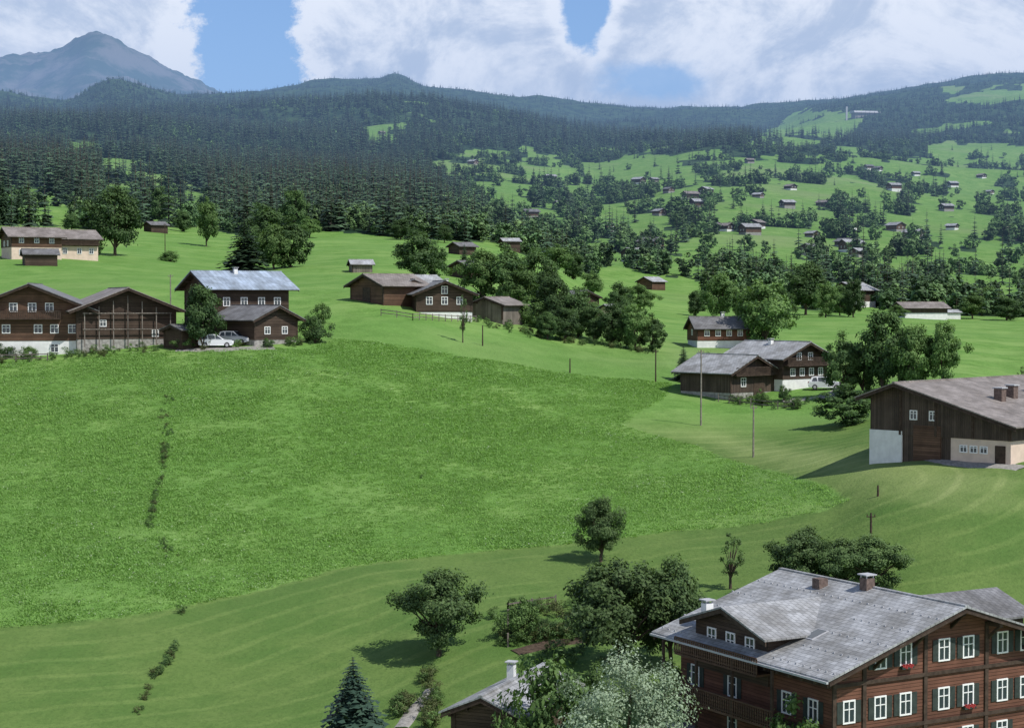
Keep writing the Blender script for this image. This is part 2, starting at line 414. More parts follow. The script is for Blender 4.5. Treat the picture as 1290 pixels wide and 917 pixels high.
def decid(name, seed, H, R, hb, ncl, nl, ls, mat, gap=.5, trunk=True, limbs=8, cr=(.2, .34), rag=.16):
    t = TB(seed); r = t.r
    cz = (H+hb)/2; rz = (H-hb)/2
    C = []
    for i in range(ncl):
        while True:
            p = r.uniform(-1, 1, 3); l = np.linalg.norm(p)
            if gap < l < 1: break
        env = 1-.35*max(0, p[2])-.12*max(0, -p[2])
        lop = 1+rag*sin(3*math.atan2(p[1], p[0])+seed)+r.normal()*rag*.5
        c = np.array([p[0]*R*env*lop, p[1]*R*env*lop, cz+p[2]*rz*(1+r.normal()*rag*.3)])*1.0
        C.append(c)
    C = np.array(C); rad = R*r.uniform(cr[0], cr[1], ncl)
    ct = r.uniform(.15, .85, ncl)
    if trunk:
        tr = H*.018+.05
        top = np.array([r.normal()*.1*R, r.normal()*.1*R, hb+rz*1.1])
        t.tube([(0, 0, -.5), (0, 0, hb*.5), (top[0]*.4, top[1]*.4, hb), tuple(top)], [tr*1.5, tr*1.1, tr, tr*.3], 7)
        idx = r.choice(ncl, min(limbs, ncl), replace=False)
        for i in idx:
            s0 = np.array([0, 0, hb*r.uniform(.75, 1.15)]); e = C[i]; m = (s0+e)/2+np.array([0, 0, .12*rz])
            t.tube([s0, m, e], [tr*.55, tr*.35, tr*.1], 5)
    k = r.integers(0, ncl, nl)
    dv = r.normal(size=(nl, 3)); dv /= np.linalg.norm(dv, axis=1)[:, None]
    rr = r.uniform(0, 1, nl)**.45*np.where(r.random(nl) < .15, 1.4, 1.0)
    off = dv*(rad[k]*rr)[:, None]; off[:, 2] *= .75
    P_ = C[k]+off
    out = P_-np.array([0, 0, cz-.3*rz]); out /= np.linalg.norm(out, axis=1)[:, None]
    N = out*.6+dv*.5+np.array([0, 0, .35])+r.normal(size=(nl, 3))*.45
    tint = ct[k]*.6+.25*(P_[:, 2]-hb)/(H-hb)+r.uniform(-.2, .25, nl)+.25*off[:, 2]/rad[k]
    t.leaves(P_, N, ls, tint)
    return t.mesh(name, [m_bark, mat])

def conifer(name, seed, H, R, levels, per, seg, mat, w=.5):
    t = TB(seed); r = t.r
    t.tube([(0, 0, -.5), (0, 0, H*.5), (0, 0, H*.98)], [H*.016, H*.009, .02], 6)
    T = []; V = []; 
    for i in range(levels):
        f = (i+.5*r.random())/levels; z = H*(.05+.94*f)
        L = R*(1-f)**.85*r.uniform(.8, 1.15)+.03*R
        n = max(4, int(per*(1-.55*f)))
        a0 = r.uniform(0, 2*pi)
        for j in range(n):
            a = a0+2*pi*j/n+r.normal()*.18; l = L*r.uniform(.65, 1.12)
            dr = r.uniform(.12, .42); tn = r.uniform(0, .6)
            d = np.array([cos(a), sin(a), 0]); pd = np.array([-sin(a), cos(a), 0])
            for s in range(seg):
                q0 = s/seg; q1 = (s+1.15)/seg
                p0 = d*l*q0+np.array([0, 0, z-dr*l*q0**1.4]); p1 = d*l*q1+np.array([0, 0, z-dr*l*q1**1.4])
                ww = w*l*(1-q0*.75)*r.uniform(.5, 1.1)/1.6
                jt = r.normal(size=3)*.05*l
                V += [p0, (p0+p1)/2+pd*ww+jt-np.array([0, 0, ww*.45]), p1, (p0+p1)/2-pd*ww+jt-np.array([0, 0, ww*.45])]
                T.append(tn+.45*q1)
    V = np.array(V); n = len(T)
    t.add(V, np.arange(4*n).reshape(n, 4), 1, np.array(T)*.9)
    return t.mesh(name, [m_bark, mat])

PR = {
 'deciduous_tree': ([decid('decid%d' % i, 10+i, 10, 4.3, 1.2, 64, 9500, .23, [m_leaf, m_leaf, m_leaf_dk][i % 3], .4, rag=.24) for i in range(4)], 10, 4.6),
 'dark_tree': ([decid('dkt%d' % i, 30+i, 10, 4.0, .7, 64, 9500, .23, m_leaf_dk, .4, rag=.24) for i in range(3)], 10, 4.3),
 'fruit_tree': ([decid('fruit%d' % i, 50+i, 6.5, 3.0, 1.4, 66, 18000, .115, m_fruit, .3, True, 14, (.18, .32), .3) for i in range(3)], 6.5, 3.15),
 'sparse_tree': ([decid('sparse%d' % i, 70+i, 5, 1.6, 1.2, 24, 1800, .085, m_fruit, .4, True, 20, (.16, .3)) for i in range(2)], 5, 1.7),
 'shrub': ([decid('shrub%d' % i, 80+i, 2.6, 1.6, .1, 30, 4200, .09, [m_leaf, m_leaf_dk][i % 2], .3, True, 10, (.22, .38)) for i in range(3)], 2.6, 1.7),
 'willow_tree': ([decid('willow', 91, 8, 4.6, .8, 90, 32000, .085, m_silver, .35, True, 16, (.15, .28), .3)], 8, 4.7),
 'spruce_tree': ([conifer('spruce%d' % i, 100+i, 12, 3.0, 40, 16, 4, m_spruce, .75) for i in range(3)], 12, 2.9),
 'blue_spruce': ([conifer('bspruce', 120, 5.2, 1.9, 36, 22, 5, m_bspruce, .75)], 5.2, 1.75),
}
cnt = {}
def tree(kind, px, py, hpx, wpx, z_=None):
    ms, H, R = PR[kind]
    x, y, z = survey(px, py)
    h = hpx*y/F; w = wpx*y/F
    k = cnt.get(kind, 0); cnt[kind] = k+1
    nm = {'dark_tree': 'deciduous_tree', 'sparse_tree': 'young_tree', 'blue_spruce': 'spruce_tree'}.get(kind, kind)
    o = link(bpy.data.objects.new(nm, ms[k % len(ms)]))
    o.location = (x, y, z-.1); o.scale = (w/2/R, w/2/R, h/H); o.rotation_euler = (0, 0, random.uniform(0, 6.28))
    return o
for a in [
 ('fruit_tree',553,826,110,112),('fruit_tree',757,708,82,64),('fruit_tree',782,852,158,148),('fruit_tree',845,842,142,92),('sparse_tree',920,742,74,42),
 ('fruit_tree',1010,748,84,90),('fruit_tree',1060,750,80,80),('fruit_tree',1100,748,74,90),('shrub',655,806,56,50),('shrub',684,800,26,26),
 ('blue_spruce',445,945,124,104),('willow_tree',785,1035,208,205),('shrub',690,985,155,120),('shrub',848,870,40,34),('shrub',728,905,64,60),('shrub',752,880,46,44),
 ('shrub',1010,1000,120,100),('shrub',870,868,30,40),('shrub',735,775,28,34),('shrub',650,1000,120,60),
 ('spruce_tree',861,480,48,34),('deciduous_tree',908,402,60,46),('dark_tree',876,398,32,24),('deciduous_tree',962,440,86,78),('deciduous_tree',1015,397,64,64),
 ('deciduous_tree',745,374,32,34),('dark_tree',1062,500,78,50),('dark_tree',1112,492,104,66),('deciduous_tree',1152,490,84,56),('deciduous_tree',1188,486,82,50),('dark_tree',1137,488,74,40),
 ('dark_tree',1067,536,50,76),('dark_tree',1086,494,62,46),('sparse_tree',1288,490,30,14),
 ('deciduous_tree',145,322,84,72),('deciduous_tree',260,311,60,32),('spruce_tree',308,342,70,66),('dark_tree',332,332,74,58),('dark_tree',366,337,60,56),('deciduous_tree',345,340,60,50),
 ('dark_tree',372,292,54,40),('dark_tree',524,350,60,60),('dark_tree',545,350,44,42),('dark_tree',255,440,84,54),('shrub',397,432,38,42),('shrub',405,408,26,26),
 ('sparse_tree',583,432,62,16),('dark_tree',203,280,44,34),('spruce_tree',4,284,66,28),('spruce_tree',24,282,44,24),
 ('deciduous_tree',607,380,66,60),('dark_tree',638,386,74,62),('deciduous_tree',672,388,72,58),('dark_tree',698,418,70,54),('dark_tree',728,425,62,50),('deciduous_tree',655,396,60,54),
 ('dark_tree',690,395,58,50),('shrub',672,412,38,50),('dark_tree',748,430,44,40),('dark_tree',772,436,54,46),('deciduous_tree',800,441,60,50),('dark_tree',822,443,46,36),
 ('dark_tree',712,430,44,40),('shrub',655,408,30,36),('dark_tree',780,402,46,40),('deciduous_tree',805,398,40,38),('dark_tree',785,420,44,40),('deciduous_tree',690,428,34,34),
 ('deciduous_tree',1225,402,32,40),('dark_tree',1268,404,30,44),('deciduous_tree',1245,396,36,36),('shrub',892,468,24,20),('shrub',960,510,20,18),
 ('shrub',988,505,22,20),('shrub',1004,515,14,20),('dark_tree',885,392,26,28),('deciduous_tree',1130,404,20,24),('shrub',745,400,24,30),
 ('shrub',8,450,20,40),('shrub',35,452,16,26),('shrub',230,440,18,30),('shrub',338,438,14,18),('dark_tree',590,300,26,30),('deciduous_tree',560,306,22,26),
 ('dark_tree',505,302,26,34),('deciduous_tree',700,345,36,40),('dark_tree',722,352,34,36),('dark_tree',945,398,24,30),('dark_tree',1075,400,50,34),('deciduous_tree',1058,398,40,34),
 ('dark_tree',985,408,44,40),('dark_tree',935,402,40,34),('deciduous_tree',1040,400,44,36),('shrub',215,330,14,30),('deciduous_tree',90,292,22,26),('dark_tree',120,322,18,22),
 ('dark_tree',230,292,26,26),('dark_tree',185,268,30,30),('deciduous_tree',390,300,26,30),('dark_tree',330,292,34,30),('spruce_tree',640,345,44,24),('spruce_tree',585,345,40,22)]:
    tree(*a)

# instanced vegetation -------------------------------------------------
def scatter(name, pts, scl, idx, protos):
    col = bpy.data.collections.new(name+'_kinds')
    for i, m in enumerate(protos):
        col.objects.link(bpy.data.objects.new('%s_%02d' % (name, i), m))
    me = mesh_np(name, pts, np.zeros((0, 4)), (), None, {
      'scl': ('POINT', 'FLOAT', scl), 'rz': ('POINT', 'FLOAT', rng.uniform(0, 6.28, len(pts))), 'idx': ('POINT', 'INT', idx)})
    o = link(bpy.data.objects.new(name, me))
    ng = bpy.data.node_groups.new(name, 'GeometryNodeTree')
    ng.interface.new_socket('Geometry', in_out='INPUT', socket_type='NodeSocketGeometry')
    ng.interface.new_socket('Geometry', in_out='OUTPUT', socket_type='NodeSocketGeometry')
    n = ng.nodes; gi = n.new('NodeGroupInput'); go = n.new('NodeGroupOutput')
    ip = n.new('GeometryNodeInstanceOnPoints'); ci = n.new('GeometryNodeCollectionInfo')
    ci.inputs['Collection'].default_value = col; ci.inputs['Separate Children'].default_value = True; ci.inputs['Reset Children'].default_value = True
    ip.inputs['Pick Instance'].default_value = True
    def na(nm, ty):
        a = n.new('GeometryNodeInputNamedAttribute'); a.data_type = ty; a.inputs['Name'].default_value = nm; return a.outputs['Attribute']
    cx = n.new('ShaderNodeCombineXYZ'); ng.links.new(na('rz', 'FLOAT'), cx.inputs[2])
    ng.links.new(gi.outputs[0], ip.inputs['Points']); ng.links.new(ci.outputs[0], ip.inputs['Instance'])
    ng.links.new(na('idx', 'INT'), ip.inputs['Instance Index']); ng.links.new(na('scl', 'FLOAT'), ip.inputs['Scale'])
    ng.links.new(cx.outputs[0], ip.inputs['Rotation']); ng.links.new(ip.outputs[0], go.inputs[0])
    md = o.modifiers.new('scatter', 'NODES'); md.node_group = ng
    return o

farC = [conifer('farcon%d' % i, 200+i, 22, 3.9, 11, 8, 1, m_farcon, 1.0) for i in range(5)]
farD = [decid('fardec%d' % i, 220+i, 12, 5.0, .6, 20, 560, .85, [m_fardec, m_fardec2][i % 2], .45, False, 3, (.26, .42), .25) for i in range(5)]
N = 125000
u = rng.uniform(-.40, .40, N); d = np.exp(rng.uniform(math.log(430), math.log(8000), N)); x = u*d
z = zat(x, d); p = forest_prob(x, d, z)
p *= np.clip((d/1600)**1.1, .1, 1)
keep = rng.random(N) < p
x, d, z = x[keep], d[keep], z[keep]
px, py = bearing(x, d, z)
lft = 1-sstep(430, 660, px)
conp = lft*.88+(1-lft)*(.36+.55*sstep(215, 175, py))
conp = np.where((px < 560) & (py > 258), .50, conp)
conp = np.clip(conp+(fbm(x/(d*.03), np.log(d)*12, 88, 2)-.5)*.9, .05, .98)
isc = rng.random(len(x)) < conp
idx = np.where(isc, rng.integers(0, 5, len(x)), 5+rng.integers(0, 5, len(x)))
scl = np.where(isc, .5+.85*rng.random(len(x))**1.3, rng.uniform(.42, 1.1, len(x)))
scl *= np.where(d < 900, .75, 1.0)*np.where((px > 560) & isc & (py > 185), .8, 1)*(1-.40*sstep(3500, 6000, d))
scatter('distant_forest', np.stack([x, d, z-.3], 1), scl, idx, farC+farD)

# grass tufts
def tuft(name, seed, n, h, spread, flower=0):
    t = TB(seed); r = t.r; V = []; T = []
    for i in range(n):
        a = r.uniform(0, 6.28); p = r.normal(size=2)*spread; hh = h*r.uniform(.5, 1.2); w = .05*r.uniform(.6, 1.6)
        dx, dy = cos(a), sin(a); ln = r.uniform(.6, 1.3)*hh
        V += [(p[0]-dy*w, p[1]+dx*w, -.05), (p[0]+dy*w, p[1]-dx*w, -.05), (p[0]+dy*w*.6+dx*ln*.5, p[1]-dx*w*.6+dy*ln*.5, hh*.6), (p[0]+dx*ln, p[1]+dy*ln, hh*.7)]
        T.append(r.random())
    t.add(np.array(V), np.arange(4*n).reshape(n, 4), 0, np.array(T))
    if flower:
        C = np.stack([r.normal(size=flower)*spread, r.normal(size=flower)*spread, r.uniform(h*.7, h*1.1, flower)], 1)
        t.leaves(C, np.tile((0, 0, 1.), (flower, 1))+r.normal(size=(flower, 3))*.3, .05, np.ones(flower), 1, 1.)
    return t.mesh(name, [m_grass, m_flower])
tf = [tuft('tuft%d' % i, 300+i, 20, .17, .34) for i in range(4)]+[tuft('tuftf', 310, 20, .20, .34, 3)]
N = 120000
d = np.sqrt(rng.uniform(118**2, 240**2, N)); x = rng.uniform(-.3, .2, N)*d
lp = inpoly(x, d, long_poly)
x, d = x[lp], d[lp]; z = zat(x, d)
pn = fbm(x/5, d/5, 77, 4)
keep = rng.random(len(x)) < sstep(.3, .6, pn)*.6+.4
x, d, z, pn = x[keep], d[keep], z[keep], pn[keep]
pf = fbm(x/16, d/16, 79, 3)
idx = np.where((rng.random(len(x)) < .02+.14*sstep(.5, .65, pf)), 4, rng.integers(0, 4, len(x)))
scatter('meadow_grass', np.stack([x, d, z], 1), rng.uniform(.5, 1.0, len(x))*(.6+.7*pn), idx, tf)

def along(pts, n, w):
    W = np.array(w2(pts)); k = rng.integers(0, len(W)-1, n); t = rng.random(n)[:, None]
    p = W[k]*(1-t)+W[k+1]*t+rng.normal(size=(n, 2))*w
    return np.column_stack([p, zat(p[:, 0], p[:, 1])])
weed = [decid('weed%d' % i, 320+i, 1.5, .8, .05, 12, 520, .075, [m_leaf_dk, m_dry, m_leaf][i], .2, False, 6, (.25, .5)) for i in range(3)]
A = np.concatenate([along([(212,500),(207,530),(209,560)], 30, .3), along([(209,560),(205,600),(196,625),(190,665)], 46, .12), along([(200,680),(222,708)], 12, .4),
   along([(228,768),(232,775)], 4, .2), along([(222,815),(210,838),(195,855),(182,885),(172,905)], 46, .10), along([(560,600),(570,640)], 2, 1.5)])
scatter('ditch_shrubs', A-np.array([0, 0, .05]), .12+.42*rng.random(len(A))**1.6, rng.integers(0, 3, len(A)), weed)
A = np.concatenate([along([(640,812),(700,800),(750,795)], 50, 1.2), along([(640,780),(700,768),(745,772)], 30, .8), along([(540,850),(545,917)], 26, .3), along([(505,880),(500,917)], 14, .3),
    along([(855,870),(865,890),(860,917)], 14, .4), along([(930,505),(1000,512)], 40, 1.2), along([(690,820),(760,850)], 16, 1.0),
    along([(380,435),(240,440),(120,448),(0,455)], 60, .8), along([(600,408),(690,425),(830,445)], 80, 2.0)])
scatter('garden_plants', A-np.array([0, 0, .05]), rng.uniform(.3, .9, len(A)), rng.integers(0, 3, len(A)), weed)

# ------------------------------------------------------------------ buildings
class B:
    def __init__(s, name, loc, az):
        s.e = link(bpy.data.objects.new(name, None)); s.e.location = loc; s.e.rotation_euler = (0, 0, -radians(az)); s.p = {}
        s.e.empty_display_size = 1
    def _p(s, part, mat): return s.p.setdefault((part, mat.name), [mat, [], []])
    def poly(s, part, mat, V, Fs):
        q = s._p(part, mat); n = len(q[1]); q[1] += [tuple(v) for v in V]; q[2] += [[i+n for i in f] for f in Fs]
    def box(s, part, mat, x0, x1, y0, y1, z0, z1):
        V = [(x, y, z) for z in (z0, z1) for y in (y0, y1) for x in (x0, x1)]
        s.poly(part, mat, V, [(0,2,3,1),(4,5,7,6),(0,1,5,4),(2,6,7,3),(0,4,6,2),(1,3,7,5)])
    def prism(s, part, mat, prof, y0, y1, axis='y'):
        n = len(prof)
        if axis == 'y': V = [(a, y0, c) for a, c in prof]+[(a, y1, c) for a, c in prof]
        else: V = [(y0, a, c) for a, c in prof]+[(y1, a, c) for a, c in prof]
        Fs = [tuple(range(n)), tuple(range(2*n-1, n-1, -1))]+[(i, i+n, (i+1) % n+n, (i+1) % n) for i in range(n)]
        s.poly(part, mat, V, Fs)
    def win(s, side, c, a, z, w=.8, h=1.15, sh=True, box_=False):
        """side F/L/R, c = wall plane coordinate, a = position along wall"""
        def bx(part, mat, a0, a1, o0, o1, z0, z1):
            if side == 'F': s.box(part, mat, a0, a1, c-o1, c-o0, z0, z1)
            elif side == 'L': s.box(part, mat, c-o1, c-o0, a0, a1, z0, z1)
            else: s.box(part, mat, c+o0, c+o1, a0, a1, z0, z1)
        bx('window_glass', m_glass, a-w/2, a+w/2, -.05, .02, z-h/2, z+h/2)
        f = .09
        for q in ((a-w/2-f, a-w/2, z-h/2-f, z+h/2+f), (a+w/2, a+w/2+f, z-h/2-f, z+h/2+f), (a-w/2, a+w/2, z+h/2, z+h/2+f), (a-w/2, a+w/2, z-h/2-f, z-h/2),
                  (a-.03, a+.03, z-h/2, z+h/2)):
            bx('window_frames', m_frame, q[0], q[1], 0.0, .07, q[2], q[3])
        for sg in (-1, 1):
            q = (a-w/2, a-.03) if sg < 0 else (a+.03, a+w/2)
            bx('window_frames', m_frame, q[0], q[1], 0.0, .055, z+.12, z+.17)
        if sh:
            for q in ((a-w/2-f-.42, a-w/2-f-.03), (a+w/2+f+.03, a+w/2+f+.42)):
                bx('shutters', m_shut, q[0], q[1], .01, .06, z-h/2-.05, z+h/2+.05)
        if box_:
            bx('flower_boxes', m_shut, a-w/2-.1, a+w/2+.1, .08, .28, z-h/2-.22, z-h/2-.06)
            for i in range(7):
                q = a-w/2+w*i/6
                bx('flowers', m_red, q-.05, q+.04, .10, .30, z-h/2-.10-.05*(i % 3), z-h/2+.0+.04*(i % 2))
    def roof(s, hr, xl, xr, y0, y1, tp, mat, xc=0, tpr=None, th=.1):
        tpr = tpr or tp
        for x, tt, sg in ((xl, tp, -1), (xr, tpr, 1)):
            w = abs(x-xc)
            zt = hr-w*tt
            s.prism('roof', mat, [(xc, hr+.02), (x, zt+.02), (x, zt+.02+th), (xc, hr+.02+th)], y0, y1)
            xi = x-sg*.12; zi = hr-abs(xi-xc)*tt
            s.prism('roof_timber', w_trim, [(xc, hr-.14), (xi, zi-.14), (xi, zi+.015), (xc, hr+.015)], y0+.08, y1-.08)
            for yy in (y0+.02, y1-.08):
                s.prism('bargeboard', w_trim, [(xc, hr-.28), (xi, zi-.28), (xi, zi-.15), (xc, hr-.15)], yy, yy+.06)
        s.box('roof', mat, xc-.14, xc+.14, y0-.01, y1+.01, hr+.06, hr+.19)
    def chimney(s, x, y, z0, z1, w=.5, mat=None, cap=True):
        s.box('chimney', mat or m_stone, x-w/2, x+w/2, y-w/2, y+w/2, z0, z1)
        if cap:
            s.box('chimney', m_metal, x-w/2-.1, x+w/2+.1, y-w/2-.1, y+w/2+.1, z1+.18, z1+.25)
            for sx in (-1, 1):
                for sy in (-1, 1):
                    s.box('chimney', m_metal, x+sx*w*.4-.03, x+sx*w*.4+.03, y+sy*w*.4-.03, y+sy*w*.4+.03, z1, z1+.18)
    def balcony(s, side, c, a0, a1, z, dep=1.1, mat=None):
        mat = mat or w_trim
        def bx(part, m, p0, p1, o0, o1, z0, z1):
            if side == 'F': s.box(part, m, p0, p1, c-o1, c-o0, z0, z1)
            elif side == 'L': s.box(part, m, c-o1, c-o0, p0, p1, z0, z1)
            else: s.box(part, m, c+o0, c+o1, p0, p1, z0, z1)
        bx('balcony', mat, a0, a1, 0, dep, z-.12, z)
        bx('balcony', mat, a0, a1, dep-.07, dep, z+.92, z+1.0)
        bx('balcony', mat, a0, a1, dep-.06, dep-.01, z+.1, z+.16)
        n = int((a1-a0)/.22)
        for i in range(n+1):
            q = a0+(a1-a0)*i/n
            bx('balcony', mat, q-.06, q+.06, dep-.055, dep-.015, z, z+.92)
    def done(s):
        for (part, mn), (mat, V, Fs) in s.p.items():
            me = bpy.data.meshes.new(part); me.from_pydata(V, [], Fs); me.materials.append(mat)
            bm = bmesh.new(); bm.from_mesh(me); bmesh.ops.recalc_face_normals(bm, faces=bm.faces); bm.to_mesh(me); bm.free()
            o = link(bpy.data.objects.new(part, me)); o.parent = s.e

def house(name, px, py, az, w, l, hr, tp=.42, over=.9, og=.9, wall=wd, roof=r_slate, base=0, basemat=m_white, wins=(), lw=(), rw=(), balc=None,
          chim=(), sh=False, off=0., at=None, ww=.8, wh=1.0, door=False):
    x, y, z = at if at else survey(px, py)
    b = B(name, (x, y, z), az); wl = w/2+off; wr = w/2-off
    hl = hr-wl*tp; hR = hr-wr*tp
    z0 = base if base > 0 else -3
    b.prism('walls', wall, [(-wl, z0), (wr, z0), (wr, hR-.1), (0, hr-.1), (-wl, hl-.1)], 0, l)
    if base > 0:
        b.box('foundation', basemat, -wl+.04, wr-.04, .04, l-.04, -3, base)
    b.roof(hr, -wl-over, wr+over, -og, l+og, tp, roof)
    for cx in (-wl+.1, wr-.1):
        b.box('corner_posts', w_trim, cx-.14, cx+.14, -.05, .12, max(z0, 0), min(hl, hR)-.15)
    for k in (.0, .5, 1.):
        for sg, wdt in ((-1, wl), (1, wr)):
            xx = sg*wdt*k; zz = hr-abs(xx)*tp-.42
            b.box('purlins', w_trim, xx-.1, xx+.1, -og+.25, -.0, zz, zz+.2)
    for (a, zz) in wins: b.win('F', 0, a, zz, ww, wh, sh)
    for (a, zz) in lw: b.win('L', -wl, a, zz, ww, wh, sh)
    for (a, zz) in rw: b.win('R', wr, a, zz, ww, wh, sh)
    if door: b.box('door', w_trim, door[0], door[1], -.06, 0, -.2, door[2])
    if balc: 
        for q in balc: b.balcony(*q)
    for c in chim:
        zz = hr-abs(c[0])*tp
        b.chimney(c[0], c[1], zz-.4, zz+c[2], .5, m_brick if len(c) > 3 else m_white)
    return b

# main chalet
base = 1.6
hr = 12.3-base; tp = .317
axx, ayy = 25.65, 106.1
b = B('large_chalet', (axx, ayy, base), -30)
wl = 8.9; L = 14.6; he = hr-wl*tp
b.prism('walls', wr_, [(-wl, 1.9), (wl, 1.9), (wl, he-.1), (0, hr-.1), (-wl, he-.1)], 0, L)
b.box('foundation', m_white, -wl+.05, wl-.05, .05, L-.05, -3, 1.9)
b.roof(hr, -wl-1.35, wl+1.35, -1.3, L+1.3, tp, r_slate, th=.12)
for t_, zz in [(-5.4,8.15),(-3.5,8.15),(-.56,8.15),(1.35,8.15),(4.1,8.15),(6.0,8.15)]: b.win('F', 0, t_, zz, .72, 1.15, True, abs(t_+3.5) < .1)
for t_, zz in [(-7.7,5.3),(-5.4,5.3),(-3.5,5.3),(-.56,5.3),(1.35,5.3),(4.1,5.3),(6.0,5.3)]: b.win('F', 0, t_, zz, .72, 1.15, True, t_ in (1.35,))
for t_ in (-7.7,-5.4,-3.5,-.56,1.35,4.1): b.win('F', 0, t_, 2.9, .72, 1.0, True)
for xx in (-wl+.12, -6.6, -2.0, 2.8, wl-.12): b.box('wall_posts', w_trim, xx-.13, xx+.13, -.1, 0, 1.9, hr-abs(xx)*tp-.3)
for zz in (3.95, 6.75): 
    b.box('wall_beams', w_trim, -wl, wl, -.13, -.101, zz, zz+.22)
    b.box('wall_beams', w_trim, -wl-.13, -wl, 0, L, zz, zz+.22)
for k in (0, .33, .66, 1.):
    for sg in (-1, 1):
        xx = sg*wl*k; zz = hr-abs(xx)*tp-.48
        b.box('purlins', w_trim, xx-.12, xx+.12, -1.1, 0, zz, zz+.26)
        if k < 1: b.prism('brackets', w_trim, [(-1.0, zz), (-.0, zz-.9), (0, zz-.65), (-.8, zz)], xx-.07, xx+.07, 'x')
for i in range(16):
    yy = -1.1+i*(L+2.2)/15
    b.prism('rafters', w_trim, [(-wl-1.3, he-1.3*tp-.36), (-wl, he-.3), (-wl, he-.16), (-wl-1.3, he-1.3*tp-.16)], yy-.06, yy+.06)
yc = 9.0; hc = hr-.7; hw = 4.3; ctp = .31; xo = -wl-1.1; xi = -1.9
for sg in (-1, 1):
    ze = hc-hw*ctp
    xin = -(hr-ze)/tp
    V = [(xo, yc, hc+.14), (xi, yc, hc+.14), (xin, yc+sg*hw, ze+.14), (xo, yc+sg*hw, ze+.14), (xo, yc, hc+.03), (xi, yc, hc+.03), (xin, yc+sg*hw, ze+.03), (xo, yc+sg*hw, ze+.03)]
    b.poly('dormer_roof', r_slate, V, [(0,1,2,3),(4,5,6,7),(0,3,7,4),(2,3,7,6),(0,1,5,4),(1,2,6,5)])
    b.prism('bargeboard', w_trim, [(yc, hc-.25), (yc+sg*hw, ze-.25), (yc+sg*hw, ze+.02), (yc, hc+.02)], xo+.03, xo+.12, 'x')
b.prism('dormer_walls', wd, [(yc-hw+.7, he-2), (yc+hw-.7, he-2), (yc+hw-.7, hc-(hw-.7)*ctp), (yc, hc-.02), (yc-hw+.7, hc-(hw-.7)*ctp)], -wl-.3, -5, 'x')
for t_ in (yc-1.9, yc, yc+1.9): b.win('L', -wl-.3, t_, 7.9, .72, 1.1, False)
for t_ in (1.6, 4.0, 9.2, 13.0): b.win('L', -wl, t_, 5.2, .72, 1.15, True)
for t_ in (1.6, 4.0, 9.2): b.win('L', -wl, t_, 2.9, .72, 1.0, False)
b.balcony('L', -wl-.3, yc-4, yc+4.2, 6.75, 1.2, wb); b.balcony('L', -wl, 3.5, L, 3.95, 1.5, wb)
for yy in (3.6, 7.4, 11.0, L-.1): b.box('balcony_posts', w_trim, -wl-1.48, -wl-1.34, yy-.08, yy+.08, .45, he-.6)
hc2 = hr-1.5; yc2 = 10.0
for sg in (-1, 1):
    ze = hc2-3.6*.36
    V = [(13.6, yc2, hc2+.14), (4.5, yc2, hc2+.14), (8.2, yc2+sg*3.6, ze+.14), (13.6, yc2+sg*3.6, ze+.14), (13.6, yc2, hc2), (4.5, yc2, hc2), (8.2, yc2+sg*3.6, ze), (13.6, yc2+sg*3.6, ze)]
    b.poly('wing_roof', r_dark, V, [(0,1,2,3),(4,5,6,7),(0,3,7,4),(2,3,7,6),(0,1,5,4),(1,2,6,5)])
b.prism('wing_walls', wd, [(yc2-3, -2), (yc2+3, -2), (yc2+3, hc2-1.1), (yc2, hc2-.05), (yc2-3, hc2-1.1)], 8, 13, 'x')
b.chimney(-.3, 7.0, hr-.4, hr+.7, .65, m_brick); b.chimney(-1.2, 10.4, hr-.8, hr+.3, .7, m_brick, False)
b.chimney(-7.9, 13.2, he-.2, he+1.7, .55, m_white)
def onroof(x): return hr+x*tp+.14
b.poly('skylight', m_glass, [(-6.9, 4.2, onroof(-6.9)+.07), (-6.9, 5.0, onroof(-6.9)+.07), (-5.8, 5.0, onroof(-5.8)+.07), (-5.8, 4.2, onroof(-5.8)+.07)], [(0,1,2,3)])
b.prism('skylight_frame', m_metal, [(-6.98, onroof(-6.98)-.02), (-5.72, onroof(-5.72)-.02), (-5.72, onroof(-5.72)+.05), (-6.98, onroof(-6.98)+.05)], 4.12, 5.08)
for row in range(5):
    xx = -2.0-row*1.9
    for yy in np.linspace(-1.0, L+1.0, 26)+(row % 2)*.3:
        if row > 0 and yc-hw-.3 < yy < yc+hw+.3: continue
        b.box('snow_guards', m_metal, xx-.03, xx+.03, yy-.06, yy+.06, hr+xx*tp+.10, hr+xx*tp+.22)
b.box('gutter', m_metal, -wl-1.50, -wl-1.36, -1.3, L+1.3, he-1.35*tp-.08, he-1.35*tp+.04)
b.box('terrace', m_stone, -wl-6, -wl-.02, 2, L+2, -2.5, .45)
for i in range(5):
    b.box('terrace_pots', m_brick, -wl-5.4+i*.9, -wl-5.0+i*.9, 3.0+i*.5, 3.4+i*.5, .45, .85)
b.done()
